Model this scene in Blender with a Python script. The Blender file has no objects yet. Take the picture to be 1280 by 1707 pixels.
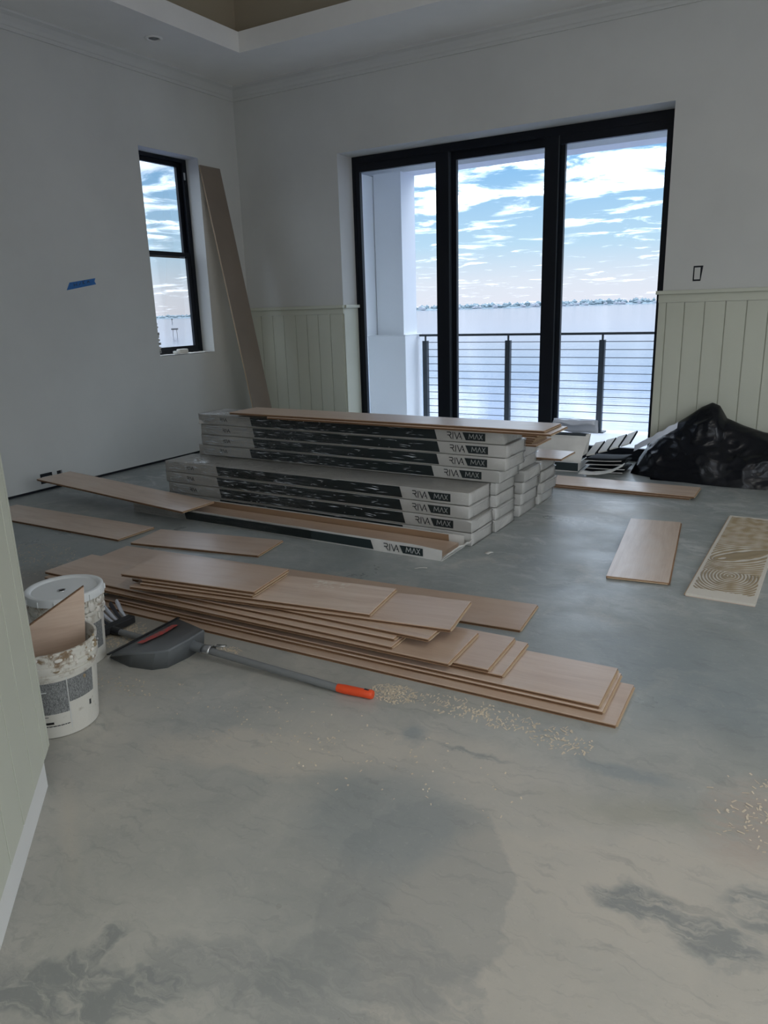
import bpy, bmesh, math, random
from mathutils import Vector, Matrix, noise
random.seed(7)
scene = bpy.context.scene
col = scene.collection
PI = math.pi

# ------------------------------------------------------------------ camera
YAW, PITCH, ROLL, FPX, CAMH = -0.539515, 0.266548, -0.030899, 1238.155, 1.45
cy, sy, cp, sp, cr, sr = (math.cos(YAW), math.sin(YAW), math.cos(PITCH), math.sin(PITCH), math.cos(ROLL), math.sin(ROLL))
fwd = Vector((sy*cp, cy*cp, -sp)); rgt = Vector((cy, -sy, 0)); upv = rgt.cross(fwd)
r2 = rgt*cr + upv*sr; u2 = -rgt*sr + upv*cr
cd = bpy.data.cameras.new('camera'); cam = bpy.data.objects.new('camera', cd); col.objects.link(cam)
cd.sensor_fit = 'HORIZONTAL'; cd.sensor_width = 36.0; cd.lens = 36.0*FPX/1280.0
cd.clip_start = 0.05; cd.clip_end = 60000
cam.matrix_world = Matrix(((r2.x, u2.x, -fwd.x, 0), (r2.y, u2.y, -fwd.y, 0), (r2.z, u2.z, -fwd.z, CAMH), (0, 0, 0, 1)))
scene.camera = cam

# ------------------------------------------------------------------ node helper
class NT:
    def __init__(s, tree): s.t = tree; s.n = tree.nodes; s.l = tree.links
    def sock(s, node, key, v):
        if v is None: return
        i = node.inputs[key]
        if isinstance(v, bpy.types.NodeSocket): s.l.new(v, i)
        else:
            if i.type == 'RGBA' and len(v) == 3: v = (*v, 1)
            i.default_value = v
    def math(s, op, a, b=None, c=None, clamp=False):
        n = s.n.new('ShaderNodeMath'); n.operation = op; n.use_clamp = clamp
        s.sock(n, 0, a); s.sock(n, 1, b)
        if c is not None: s.sock(n, 2, c)
        return n.outputs[0]
    def vmath(s, op, a, b=None, scale=None):
        n = s.n.new('ShaderNodeVectorMath'); n.operation = op
        s.sock(n, 0, a); s.sock(n, 1, b)
        if scale is not None: s.sock(n, 'Scale', scale)
        return n.outputs['Value'] if op in ('LENGTH', 'DOT_PRODUCT', 'DISTANCE') else n.outputs[0]
    def noise(s, vec, scale=5, detail=4, rough=.5, dist=0, color=False):
        n = s.n.new('ShaderNodeTexNoise'); s.sock(n, 'Vector', vec)
        for k, v in (('Scale', scale), ('Detail', detail), ('Roughness', rough), ('Distortion', dist)): s.sock(n, k, v)
        return n.outputs[1 if color else 0]
    def ramp(s, fac, stops, interp='LINEAR'):
        n = s.n.new('ShaderNodeValToRGB'); s.sock(n, 0, fac); n.color_ramp.interpolation = interp
        e = n.color_ramp.elements
        while len(e) < len(stops): e.new(.5)
        for k, (p, c) in enumerate(stops):
            e[k].position = p
            if not isinstance(c, (tuple, list)): c = (c, c, c)
            e[k].color = (*c[:3], 1)
        return n.outputs[0]
    def mix(s, fac, a, b, mode='MIX'):
        n = s.n.new('ShaderNodeMix'); n.data_type = 'RGBA'; n.blend_type = mode
        s.sock(n, 0, fac); s.sock(n, 6, a); s.sock(n, 7, b); return n.outputs[2]
    def sep(s, v):
        n = s.n.new('ShaderNodeSeparateXYZ'); s.sock(n, 0, v); return n.outputs
    def comb(s, x=0, y=0, z=0):
        n = s.n.new('ShaderNodeCombineXYZ'); s.sock(n, 0, x); s.sock(n, 1, y); s.sock(n, 2, z); return n.outputs[0]
    def coord(s, which='Object'):
        return s.n.new('ShaderNodeTexCoord').outputs[which]
    def mapping(s, v, loc=(0, 0, 0), rot=(0, 0, 0), scale=(1, 1, 1)):
        n = s.n.new('ShaderNodeMapping'); s.sock(n, 0, v); s.sock(n, 1, loc); s.sock(n, 2, rot); s.sock(n, 3, scale); return n.outputs[0]
    def rnd(s): return s.n.new('ShaderNodeObjectInfo').outputs['Random']
    def bump(s, h, strength=.3, dist=.01, normal=None):
        n = s.n.new('ShaderNodeBump'); s.sock(n, 'Height', h); s.sock(n, 'Strength', strength); s.sock(n, 'Distance', dist)
        if normal is not None: s.sock(n, 'Normal', normal)
        return n.outputs[0]

MATS = {}
def material(name, build=None, color=(.5, .5, .5), rough=.5, metal=0.0, spec=None):
    if name in MATS: return MATS[name]
    m = bpy.data.materials.new(name); m.use_nodes = True
    t = NT(m.node_tree); b = t.n['Principled BSDF']
    b.inputs['Base Color'].default_value = (*color, 1); b.inputs['Roughness'].default_value = rough; b.inputs['Metallic'].default_value = metal
    if spec is not None: b.inputs['Specular IOR Level'].default_value = spec
    if build: build(t, b)
    MATS[name] = m
    return m
def srgb(r, g, b):
    f = lambda c: (c/255/12.92) if c/255 <= .04045 else ((c/255+.055)/1.055)**2.4
    return (f(r), f(g), f(b))

# ------------------------------------------------------------------ world: hazy coastal sky with broken cloud
SKY = 1.0; CLOUD = 6.4      # sunlit cloud is brighter than the film's white
w = bpy.data.worlds.new('sky'); scene.world = w; w.use_nodes = True
t = NT(w.node_tree); bg = t.n['Background']
d = t.coord('Generated'); ds = t.sep(d)
z = t.math('MAXIMUM', ds[2], 0.0)
sky = t.ramp(z, [(0.0, srgb(240, 240, 250)), (.03, srgb(234, 240, 251)), (.075, srgb(196, 228, 250)), (.16, srgb(150, 202, 246)), (.3, srgb(112, 172, 236)), (1, srgb(80, 136, 214))])
inv = t.math('DIVIDE', 1.0, t.math('ADD', z, .055))
pl = t.comb(t.math('MULTIPLY', ds[0], inv), t.math('MULTIPLY', ds[1], inv), 0)
n1 = t.noise(t.mapping(pl, loc=(3.1, 7.7, 0), rot=(0, 0, .5), scale=(2.1, 2.1, 1)), 1.0, 8, .6, .5)
n2 = t.noise(t.mapping(pl, loc=(1.3, .2, 4)), .45, 2, .5)
cov = t.ramp(z, [(0, .44), (.04, .47), (.09, .47), (.13, .545), (.2, .60), (.3, .60), (1, .60)])
dens = t.math('ADD', t.math('MULTIPLY', n1, .75), t.math('MULTIPLY', n2, .25))
dens = t.math('SUBTRACT', t.math('ADD', dens, cov), 1.0)
cm = t.ramp(t.math('MULTIPLY', dens, 5.0), [(0, 0.0), (1, 1.0)], 'EASE')
shade = t.ramp(t.noise(t.mapping(pl, loc=(3.1, 7.6, .3), rot=(0, 0, .5)), 3.2, 4, .55), [(.35, (.66, .74, .90)), (.62, (.93, .97, 1))])
shade = t.vmath('SCALE', shade, None, t.ramp(t.noise(t.mapping(pl, loc=(9, 4, .3)), 1.3, 3, .5), [(.35, .20), (.72, 1.0)]))
shade = t.vmath('SCALE', shade, None, t.math('MULTIPLY', t.math('MULTIPLY_ADD', z, 2.0, 1.0), CLOUD))   # overcast cloud brightens toward the zenith
skyc = t.mix(cm, sky, shade)
t.sock(bg, 'Color', skyc); bg.inputs['Strength'].default_value = SKY

# ------------------------------------------------------------------ large area lights: added fill lights out of view, plus sky portals at door and window
def area(name, loc, direction, sx, sz, power, color, portal=False):
    l = bpy.data.lights.new(name, 'AREA'); l.shape = 'RECTANGLE'; l.size = sx; l.size_y = sz; l.energy = power; l.color = color
    if portal: l.cycles.is_portal = True
    o = bpy.data.objects.new(name, l); col.objects.link(o); o.location = loc
    o.rotation_euler = Vector(direction).to_track_quat('-Z', 'Y').to_euler()
    return o
area('fill_light_rear', (1.9, -3.62, 1.75), (0, 1, 0), 4.4, 2.5, 30, (1.0, .96, .90))  # added fill from behind the camera, its source is unseen
area('fill_light_right', (4.36, 1.8, 1.75), (-1, 0, 0), 3.8, 2.5, 40, (1.0, .985, .96))  # added fill from the right side, its source is unseen
area('fill_light_overhead', (1.0, -1.4, 3.7), (0, 0, -1), 1.2, 1.2, 22, (1.0, .965, .91))  # added overhead fill behind the camera, no fixture stands here
area('fill_light_overhead', (1.9, 1.6, 4.4), (0, 0, -1), 1.2, 1.2, 28, (1.0, .965, .91))  # second added overhead fill, also without a fixture
area('door_portal', (-2.89, 7.3, 1.45), (0, -1, 0), 3.3, 3.0, 1, (1, 1, 1), True)
area('window_portal', (-6.2, 5.8, 2.02), (1, 0, 0), .85, 2.0, 1, (1, 1, 1), True)

vs = scene.view_settings
scene.display_settings.display_device = 'sRGB'
vs.view_transform = 'Standard'; vs.look = 'None'; vs.gamma = 1.0; vs.use_curve_mapping = False
vs.exposure = 0.0

# ------------------------------------------------------------------ object helpers
def tag(o, label=None, cat=None, group=None, kind=None):
    if label: o['label'] = label
    if cat: o['category'] = cat
    if group: o['group'] = group
    if kind: o['kind'] = kind
    return o
def link(name, me, parent=None):
    o = bpy.data.objects.new(name, me); col.objects.link(o)
    if parent is not None: o.parent = parent
    return o
def empty(name, loc=(0, 0, 0), rz=0.0):
    o = bpy.data.objects.new(name, None); col.objects.link(o); o.location = loc; o.rotation_euler = (0, 0, rz); o.empty_display_size = .1
    return o
def setm(me, mats):
    for m in (mats if isinstance(mats, (list, tuple)) else [mats]): me.materials.append(m)
class B:
    """a bmesh under construction"""
    def __init__(s): s.bm = bmesh.new(); s.mi = 0
    def face(s, vs_):
        f = s.bm.faces.new(vs_); f.material_index = s.mi; return f
    def quad(s, *pts):
        return s.face([s.bm.verts.new(p) for p in pts])
    def box(s, x0, x1, y0, y1, z0, z1, bev=0.0):
        v = [s.bm.verts.new((x, y, z)) for z in (z0, z1) for y in (y0, y1) for x in (x0, x1)]
        fs = [s.face([v[i] for i in q]) for q in ((0, 2, 3, 1), (4, 5, 7, 6), (0, 1, 5, 4), (2, 6, 7, 3), (0, 4, 6, 2), (1, 3, 7, 5))]
        if bev > 0:
            es = list({e for f in fs for e in f.edges})
            bmesh.ops.bevel(s.bm, geom=es, offset=bev, segments=2, affect='EDGES', profile=.5)
        return v
    def prism(s, prof, p0, p1, a, b, caps=True):
        """extrude profile [(u,v)] along p0->p1; a,b = axis vectors for u and v"""
        a = Vector(a); b = Vector(b); p0 = Vector(p0); p1 = Vector(p1)
        r0 = [s.bm.verts.new(p0 + a*u + b*v) for u, v in prof]; r1 = [s.bm.verts.new(p1 + a*u + b*v) for u, v in prof]
        n = len(prof)
        for i in range(n): s.face([r0[i], r0[(i+1) % n], r1[(i+1) % n], r1[i]])
        if caps: s.face(r0[::-1]); s.face(r1)
        return s
    def tube(s, pts, r, n=10, caps=True):
        pts = [Vector(p) for p in pts]; rs = r if isinstance(r, (list, tuple)) else [r]*len(pts)
        rings = []; ref = None
        for i, p in enumerate(pts):
            tn = (pts[min(i+1, len(pts)-1)] - pts[max(i-1, 0)]).normalized()
            if ref is None: ref = tn.orthogonal().normalized()
            ref = (ref - tn*ref.dot(tn)).normalized(); bi = tn.cross(ref)
            rings.append([s.bm.verts.new(p + (ref*math.cos(2*PI*k/n) + bi*math.sin(2*PI*k/n))*rs[i]) for k in range(n)])
        for a, b in zip(rings, rings[1:]):
            for k in range(n): s.face([a[k], a[(k+1) % n], b[(k+1) % n], b[k]])
        if caps: s.face(rings[0][::-1]); s.face(rings[-1])
        return s
    def lathe(s, prof, n=40, center=(0, 0, 0), wob=None):
        c = Vector(center); rings = []
        for r, z_ in prof:
            if r <= 1e-6: rings.append([s.bm.verts.new(c + Vector((0, 0, z_)))]); continue
            rings.append([s.bm.verts.new(c + Vector((r*math.cos(2*PI*k/n), r*math.sin(2*PI*k/n), z_))) for k in range(n)])
        for a, b in zip(rings, rings[1:]):
            for k in range(n):
                k2 = (k+1) % n
                if len(a) == 1 and len(b) == 1: continue
                if len(a) == 1: s.face([a[0], b[k2], b[k]][::-1])
                elif len(b) == 1: s.face([a[k], a[k2], b[0]])
                else: s.face([a[k], a[k2], b[k2], b[k]])
        return s
    def grid(s, nu, nv, fn):
        v = [[s.bm.verts.new(fn(i/(nu-1), j/(nv-1))) for j in range(nv)] for i in range(nu)]
        for i in range(nu-1):
            for j in range(nv-1): s.face([v[i][j], v[i+1][j], v[i+1][j+1], v[i][j+1]])
        return v
    def mesh(s, name, mats, smooth=False, angle=None, recalc=True):
        if recalc: bmesh.ops.recalc_face_normals(s.bm, faces=s.bm.faces)
        me = bpy.data.meshes.new(name); s.bm.to_mesh(me); s.bm.free(); setm(me, mats)
        if smooth:
            me.shade_smooth()
            if angle: me.set_sharp_from_angle(angle=math.radians(angle))
        return me
    def obj(s, name, mats, parent=None, smooth=False, angle=None, recalc=True):
        return link(name, s.mesh(name, mats, smooth, angle, recalc), parent)
def struct(o): o['kind'] = 'structure'; return o
def boxes(name, mats, lst, parent=None, bev=0):
    b = B()
    for q in lst: b.box(*q, bev=bev)
    return b.obj(name, mats, parent)
def N3(x, y, z_=0.0): return noise.noise(Vector((x, y, z_)))

# ------------------------------------------------------------------ materials
def m_paint(c, v=.04, bump=.05, rough=.6):
    def f(t, b):
        p = t.coord('Object'); n = t.noise(p, 1.3, 4, .6); n2 = t.noise(p, 160, 2, .5)
        t.sock(b, 'Base Color', t.ramp(n, [(.3, tuple(k*(1-v) for k in c)), (.7, tuple(min(1, k*(1+v)) for k in c))]))
        t.sock(b, 'Normal', t.bump(n2, bump, .002)); b.inputs['Roughness'].default_value = rough
    return f
WHITE = material('white_wall_paint', m_paint(srgb(207, 208, 204)))
CEIL = material('ceiling_paint', m_paint(srgb(238, 237, 232)))
SAGE = material('sage_wainscot_paint', m_paint(srgb(204, 206, 190), .03, .03, .42))
TRAY = material('tan_tray_paint', m_paint(srgb(165, 154, 133)))
RAWW = material('white_primer', m_paint(srgb(228, 228, 224), .05, .15, .7))
EXTW = material('exterior_white_stucco', m_paint(srgb(240, 243, 245), .03, .2, .8))
GAP = material('dark_gap', None, (.012, .014, .018), .9)
BLACK = material('black_window_aluminium', None, (.003, .005, .010), .42, spec=.3)
DARKM = material('dark_rail_metal', None, (.045, .055, .065), .45, .3)
def f_glass(t, b):
    tr = t.n.new('ShaderNodeBsdfTransparent'); t.sock(tr, 'Color', (.965, .985, .995, 1))
    gl = t.n.new('ShaderNodeBsdfGlossy'); t.sock(gl, 'Roughness', .02)
    fr = t.n.new('ShaderNodeFresnel'); fr.inputs[0].default_value = 1.45
    mx = t.n.new('ShaderNodeMixShader'); t.l.new(t.math('MULTIPLY', fr.outputs[0], .3), mx.inputs[0]); t.l.new(tr.outputs[0], mx.inputs[1]); t.l.new(gl.outputs[0], mx.inputs[2])
    t.l.new(mx.outputs[0], t.n['Material Output'].inputs[0])
GLASS = material('window_glass', f_glass)
def f_wood(t, b):
    p = t.coord('Object'); r = t.rnd()
    p = t.vmath('ADD', p, t.comb(t.math('MULTIPLY', r, 31), t.math('MULTIPLY', r, 17), 0))
    g1 = t.noise(t.mapping(p, scale=(1.1, 9, 9)), 1.6, 5, .6, .8)
    g2 = t.noise(t.mapping(p, scale=(3, 90, 90)), 1.5, 3, .6, .3)
    g = t.math('ADD', t.math('MULTIPLY', g1, .7), t.math('MULTIPLY', g2, .3))
    c = t.ramp(g, [(.3, srgb(192, 166, 146)), (.5, srgb(214, 191, 171)), (.7, srgb(227, 208, 191))])
    c = t.mix(t.math('MULTIPLY', r, .65), c, srgb(176, 146, 120))
    dust = t.noise(t.mapping(p, loc=(5, 2, 0)), 3.0, 5, .6)
    c = t.mix(t.ramp(dust, [(.5, 0.0), (.75, .25)]), c, srgb(212, 206, 198))
    t.sock(b, 'Base Color', c)
    b.inputs['Roughness'].default_value = .33; b.inputs['Specular IOR Level'].default_value = .9
    t.sock(b, 'Normal', t.bump(g, .08, .001))
WOOD = material('oak_veneer', f_wood)
def f_core(t, b):
    p = t.coord('Object')
    g2 = t.noise(t.mapping(p, scale=(2, 20, 600)), 1.5, 3, .6, .3)
    t.sock(b, 'Base Color', t.ramp(g2, [(.3, srgb(95, 66, 46)), (.7, srgb(168, 132, 98))])); b.inputs['Roughness'].default_value = .75
CORE = material('plywood_core', f_core)
TONG = material('pale_tongue', None, srgb(192, 168, 138), .7)
def f_card(t, b):
    p = t.coord('Object'); n = t.noise(p, 6, 4, .6)
    t.sock(b, 'Base Color', t.ramp(n, [(.3, srgb(216, 214, 208)), (.7, srgb(230, 228, 222))])); b.inputs['Roughness'].default_value = .6
CARD = material('white_carton_board', f_card)
KRAFT = material('brown_cardboard', m_paint(srgb(158, 128, 100), .1, .1, .8))
BAND = material('slate_green_print', None, srgb(38, 50, 52), .5)
INK = material('dark_ink', None, srgb(50, 54, 56), .6)
PALEINK = material('pale_ink', None, srgb(205, 208, 206), .6)
def f_film(t, b):
    p = t.coord('Object'); r = t.rnd()
    p = t.vmath('ADD', p, t.comb(t.math('MULTIPLY', r, 50), 0, 0))
    s1 = t.noise(t.mapping(p, rot=(0, 0.05, 0), scale=(3.0, 30, 70)), 1.4, 3, .6, .5)
    s2 = t.noise(p, 28, 2, .5, .4)
    o_ = t.sep(t.coord('Object'))
    mk_ = t.math('DIVIDE', t.math('ADD', o_[0], 1.0), -.9, clamp=True)
    cr_ = t.ramp(t.noise(t.mapping(p, rot=(0, .03, 0), scale=(5, 5, 110)), 1.0, 3, .6, .6), [(.5, 0.0), (.62, 1.0)])
    h = t.math('ADD', t.math('MULTIPLY', t.math('ADD', s1, t.math('MULTIPLY', s2, .25)), .7), t.math('MULTIPLY', t.math('MULTIPLY', cr_, mk_), 1.6))
    nrm = t.bump(h, 1.0, .009)
    tr = t.n.new('ShaderNodeBsdfTransparent'); t.sock(tr, 'Color', (.97, .97, .97, 1))
    gl = t.n.new('ShaderNodeBsdfGlossy'); t.sock(gl, 'Roughness', .10); t.sock(gl, 'Normal', nrm)
    fr = t.n.new('ShaderNodeFresnel'); fr.inputs[0].default_value = 1.5; t.l.new(nrm, fr.inputs['Normal'])
    mx = t.n.new('ShaderNodeMixShader'); t.l.new(t.math('MULTIPLY', fr.outputs[0], .75, clamp=True), mx.inputs[0]); t.l.new(tr.outputs[0], mx.inputs[1]); t.l.new(gl.outputs[0], mx.inputs[2])
    t.l.new(mx.outputs[0], t.n['Material Output'].inputs[0])
FILM = material('clear_shrink_film', f_film)
def f_bag(t, b):
    p = t.coord('Object'); n = t.noise(t.mapping(p, scale=(1, 1, 1.5)), 7, 3, .5, .8)
    b.inputs['Base Color'].default_value = (.004, .005, .008, 1); b.inputs['Roughness'].default_value = .24; b.inputs['Specular IOR Level'].default_value = .28
    t.sock(b, 'Normal', t.bump(n, .22, .03))
BAG = material('black_polythene', f_bag)
def f_bucket(t, b):
    p = t.coord('Object'); n = t.noise(p, 14, 5, .65, .5); s = t.sep(p)
    up = t.ramp(s[2], [(.17, 0.0), (.30, 1.0)])
    mk = t.math('MULTIPLY', t.ramp(n, [(.5, 0.0), (.58, 1.0)]), up)
    c = t.mix(mk, srgb(214, 211, 200), srgb(140, 118, 92))
    n2 = t.noise(p, 40, 3, .6); c = t.mix(t.ramp(n2, [(.62, 0.0), (.75, .5)]), c, srgb(150, 140, 122))
    t.sock(b, 'Base Color', c); b.inputs['Roughness'].default_value = .45; t.sock(b, 'Normal', t.bump(n, .3, .01))
BUCK = material('smeared_white_plastic', f_bucket)
LIDM = material('white_lid_plastic', m_paint(srgb(226, 229, 228), .03, .05, .4))
GLUE = material('dried_adhesive', m_paint(srgb(158, 140, 110), .15, .3, .5))
PALEG = material('pale_dried_paste', m_paint(srgb(222, 218, 208), .05, .3, .6))
def f_label(t, b):
    p = t.coord('Object'); s = t.sep(p)
    v = t.n.new('ShaderNodeTexNoise'); a = t.math('ARCTAN2', s[1], s[0])
    n = t.noise(t.comb(t.math('MULTIPLY', a, 60), 0, t.math('MULTIPLY', t.math('FLOOR', t.math('MULTIPLY', s[2], 210)), 3.7)), 1.0, 2, .7)
    t.sock(b, 'Base Color', t.ramp(n, [(.42, srgb(92, 94, 94)), (.58, srgb(150, 152, 150))])); b.inputs['Roughness'].default_value = .6
LABEL = material('grey_bucket_label', f_label)
GREYP = material('grey_dustpan_plastic', m_paint(srgb(104, 108, 110), .15, .1, .45))
BLKP = material('black_rubber', None, srgb(30, 31, 33), .6)
TUBE = material('grey_handle_tube', m_paint(srgb(120, 122, 122), .08, .05, .42))
ORNG = material('orange_grip_plastic', None, srgb(226, 78, 34), .45)
STEEL = material('bright_clip_metal', None, (.62, .62, .62), .3, 1.0)
BRIS = material('white_bristle', m_paint(srgb(196, 200, 208), .08, .1, .5))
BRISD = material('dark_bristle', None, srgb(58, 60, 66), .6)
def f_red(t, b):
    p = t.coord('Object'); n = t.noise(t.mapping(p, scale=(1, 1, 1)), 55, 4, .7)
    t.sock(b, 'Base Color', t.mix(t.ramp(n, [(.45, 0.0), (.6, 1.0)]), srgb(196, 74, 68), srgb(128, 100, 98))); b.inputs['Roughness'].default_value = .7
REDM = material('worn_red_marking', f_red)
TAPE = material('blue_painter_tape', m_paint(srgb(46, 110, 178), .12, .1, .6))
DUST = material('pale_sawdust', m_paint(srgb(216, 202, 178), .12, .1, .9))
TREE = material('haze_grey_foliage', m_paint(srgb(104, 120, 128), .15, .1, .9))  # blue-grey puts the distance haze into the foliage colour
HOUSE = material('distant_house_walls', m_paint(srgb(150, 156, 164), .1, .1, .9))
DECK = material('pale_deck', m_paint(srgb(226, 228, 232), .05, .1, .6))
def f_water(t, b):
    p = t.coord('Object')
    n = t.noise(t.mapping(p, rot=(0, 0, .9), scale=(.010, .035, 1)), 1.0, 4, .6)
    n2 = t.noise(t.mapping(p, rot=(0, 0, .9), scale=(.12, .5, 1)), 1.0, 3, .6)
    b.inputs['Base Color'].default_value = (.09, .105, .17, 1)
    b.inputs['Roughness'].default_value = .10; b.inputs['Specular IOR Level'].default_value = .2
    t.sock(b, 'Normal', t.bump(t.math('ADD', n, t.math('MULTIPLY', n2, .3)), .06, 1.0))
WATER = material('bay_water', f_water)

# concrete floor with trowelled levelling patches and paler areas set at fixed positions
def f_floor(t, b):
    p = t.coord('Object'); s = t.sep(p); flat = t.comb(s[0], s[1], 0)
    wc = t.noise(flat, 2.2, 5, .6, 0, True); wv = t.vmath('SCALE', t.vmath('SUBTRACT', wc, (.5, .5, .5)), None, .45)
    pw = t.vmath('ADD', flat, wv)
    wc2 = t.noise(flat, 7, 4, .6, 0, True); wv2 = t.vmath('SCALE', t.vmath('SUBTRACT', wc2, (.5, .5, .5)), None, .16)
    pw2 = t.vmath('ADD', flat, wv2)
    def ell(pos, cx, cy_, rx, ry, rot, soft, amt=1.0):
        q = t.mapping(t.vmath('SUBTRACT', pos, (cx, cy_, 0)), rot=(0, 0, -rot)); q = t.vmath('MULTIPLY', q, (1/rx, 1/ry, 0))
        return t.ramp(t.vmath('LENGTH', q), [(max(0, (1-soft))*.5, amt), (.5, 0.0)]) if False else t.math('MULTIPLY', t.math('SMOOTH_MIN', 1.0, t.math('DIVIDE', t.math('SUBTRACT', 1.0, t.vmath('LENGTH', q)), soft, clamp=True), 0.0, clamp=True), amt)
    base = t.ramp(t.noise(flat, 1.1, 6, .62, .4), [(.3, srgb(162, 162, 155)), (.55, srgb(178, 176, 167)), (.75, srgb(194, 189, 177))])
    # cooler bare slab through the middle of the room
    cool = t.ramp(s[1], [(0, 0.0), (1, 1.0)])
    ymid = t.math('DIVIDE', t.math('SUBTRACT', t.sep(pw)[1], 2.2), .5, clamp=True)
    base = t.mix(t.math('MULTIPLY', ymid, .75), base, t.ramp(t.noise(flat, 2.3, 6, .65, .6), [(.35, srgb(128, 138, 140)), (.6, srgb(152, 160, 160)), (.75, srgb(178, 182, 180))]))
    c = base
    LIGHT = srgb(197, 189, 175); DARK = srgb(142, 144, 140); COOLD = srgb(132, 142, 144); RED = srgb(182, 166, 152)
    smear = t.ramp(t.noise(t.mapping(pw2, rot=(0, 0, -.5), scale=(5, 16, 1)), 2.0, 5, .65, .8), [(.36, .1), (.56, 1.0)])
    mott = t.ramp(t.noise(pw2, 5.0, 6, .65, .5), [(.3, .62), (.6, 1.0)])
    mo = t.noise(pw2, 3.4, 7, .68, .8)
    c = t.mix(t.ramp(mo, [(.36, .34), (.5, 0.0)]), c, srgb(140, 144, 138)); c = t.mix(t.ramp(mo, [(.54, 0.0), (.7, .4)]), c, srgb(200, 195, 184))
    for a in ((pw, -.25, 1.38, .62, .50, .2, .10, .65, LIGHT), (pw, -.35, 1.75, .42, .30, 0, .3, .5, LIGHT), (pw, -1.55, 1.70, .36, .17, .25, .35, .75, LIGHT), (flat, -1.80, 1.13, .40, .035, -.62, .9, .5, LIGHT), (pw, -1.0, 1.93, .75, .26, .1, .6, .75, LIGHT),  # paler ellipses, including one soft narrow streak by the angled wall
              (pw2, -.78, 1.40, .25, .36, .25, .06, .42, DARK), (pw2, -.70, 1.06, .26, .24, .2, .07, .45, DARK), (pw2, -1.0, 1.62, .30, .30, .3, .4, .35, COOLD),
              (pw2, -1.02, .98, .24, .09, .3, .3, .55, DARK), (pw2, -1.33, .76, .22, .09, .5, .25, .95, DARK), (pw2, -1.17, .83, .12, .07, .9, .3, .95, DARK), (pw2, -1.36, .84, .04, .12, -.2, .3, .9, DARK),
              (pw2, -.26, 1.64, .13, .07, .3, .4, .95, DARK), (pw2, -.09, 1.60, .15, .07, -.2, .4, .9, DARK), (pw2, .02, 1.74, .12, .10, -.2, .4, .85, DARK), (pw, -.35, 1.98, .35, .10, .2, .7, .45, srgb(150, 150, 134)),
              (pw2, -.05, 2.08, .16, .26, 0, .45, .6, RED), (pw2, -.9, 2.03, .16, .022, .1, .5, .8, DARK), (pw2, -1.12, 2.02, .08, .07, .1, .6, .6, COOLD), (pw2, -.42, 2.16, .22, .05, .1, .6, .5, COOLD),
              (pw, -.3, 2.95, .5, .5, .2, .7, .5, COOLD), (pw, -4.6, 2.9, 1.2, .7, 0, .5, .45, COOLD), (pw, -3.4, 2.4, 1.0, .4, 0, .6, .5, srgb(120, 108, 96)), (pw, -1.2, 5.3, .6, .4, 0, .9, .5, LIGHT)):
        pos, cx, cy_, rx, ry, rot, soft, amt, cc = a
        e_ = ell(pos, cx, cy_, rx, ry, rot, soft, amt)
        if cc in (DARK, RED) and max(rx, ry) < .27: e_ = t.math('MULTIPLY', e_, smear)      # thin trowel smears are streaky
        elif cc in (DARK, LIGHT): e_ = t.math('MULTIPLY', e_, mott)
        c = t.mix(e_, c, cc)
    # trowel scuffs
    far = t.math('DIVIDE', t.math('SUBTRACT', s[1], 3.0), 1.5, clamp=True)
    sw = t.noise(t.mapping(pw, rot=(0, 0, .4), scale=(1.0, 2.6, 1)), 2.0, 6, .68, 1.6)
    c = t.mix(t.math('MULTIPLY', t.ramp(sw, [(.52, 0.0), (.66, .55)]), far), c, srgb(206, 206, 203))
    fine = t.noise(flat, 46, 5, .7); c = t.mix(t.ramp(fine, [(.58, 0.0), (.75, .28)]), c, srgb(206, 202, 192))
    spk = t.noise(flat, 120, 2, .5); c = t.mix(t.ramp(spk, [(.2, .35), (.3, 0.0)]), c, srgb(96, 94, 88))
    scr = t.noise(t.mapping(pw2, rot=(0, 0, .7), scale=(2, 14, 1)), 2.5, 5, .65); c = t.mix(t.ramp(scr, [(.54, 0.0), (.7, .3)]), c, srgb(118, 120, 117))
    t.sock(b, 'Base Color', c)
    rn = t.noise(pw, 1.7, 5, .6)
    t.sock(b, 'Roughness', t.ramp(rn, [(.35, .27), (.65, .48)])); b.inputs['Specular IOR Level'].default_value = .42
    t.sock(b, 'Normal', t.bump(t.math('ADD', t.math('MULTIPLY', fine, .25), rn), .12, .02))
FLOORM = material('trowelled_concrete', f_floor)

# ------------------------------------------------------------------ room shell
XL, YB, XR, YF = -5.80, 6.81, 4.20, -3.50
TOPZ = 4.35
CORN = Vector((-2.024, 1.22, 0))
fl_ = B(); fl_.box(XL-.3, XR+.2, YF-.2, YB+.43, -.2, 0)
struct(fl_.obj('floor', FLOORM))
DX0, DX1, DZ = -4.50, -1.277, 2.972          # sliding door opening
WY0, WY1, WZ0, WZ1 = 5.413, 6.196, 1.058, 2.997   # side window opening
wl = boxes('wall_left', [WHITE], [(XL-.28, XL, 1.0, WY0, .026, TOPZ), (XL-.28, XL, WY1, YB+.43, .026, TOPZ), (XL-.28, XL, WY0, WY1, .026, WZ0), (XL-.28, XL, WY0, WY1, WZ1, TOPZ)])
struct(wl)
boxes('floor_gap_plate', GAP, [(XL-.28, XL-.02, 1.0, YB, 0, .026)], wl)
wb = boxes('wall_back', [WHITE], [(XL, DX0, YB, YB+.43, 0, TOPZ), (DX1, XR, YB, YB+.43, 0, TOPZ), (DX0, DX1, YB, YB+.43, DZ, TOPZ)])
struct(wb)
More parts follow.
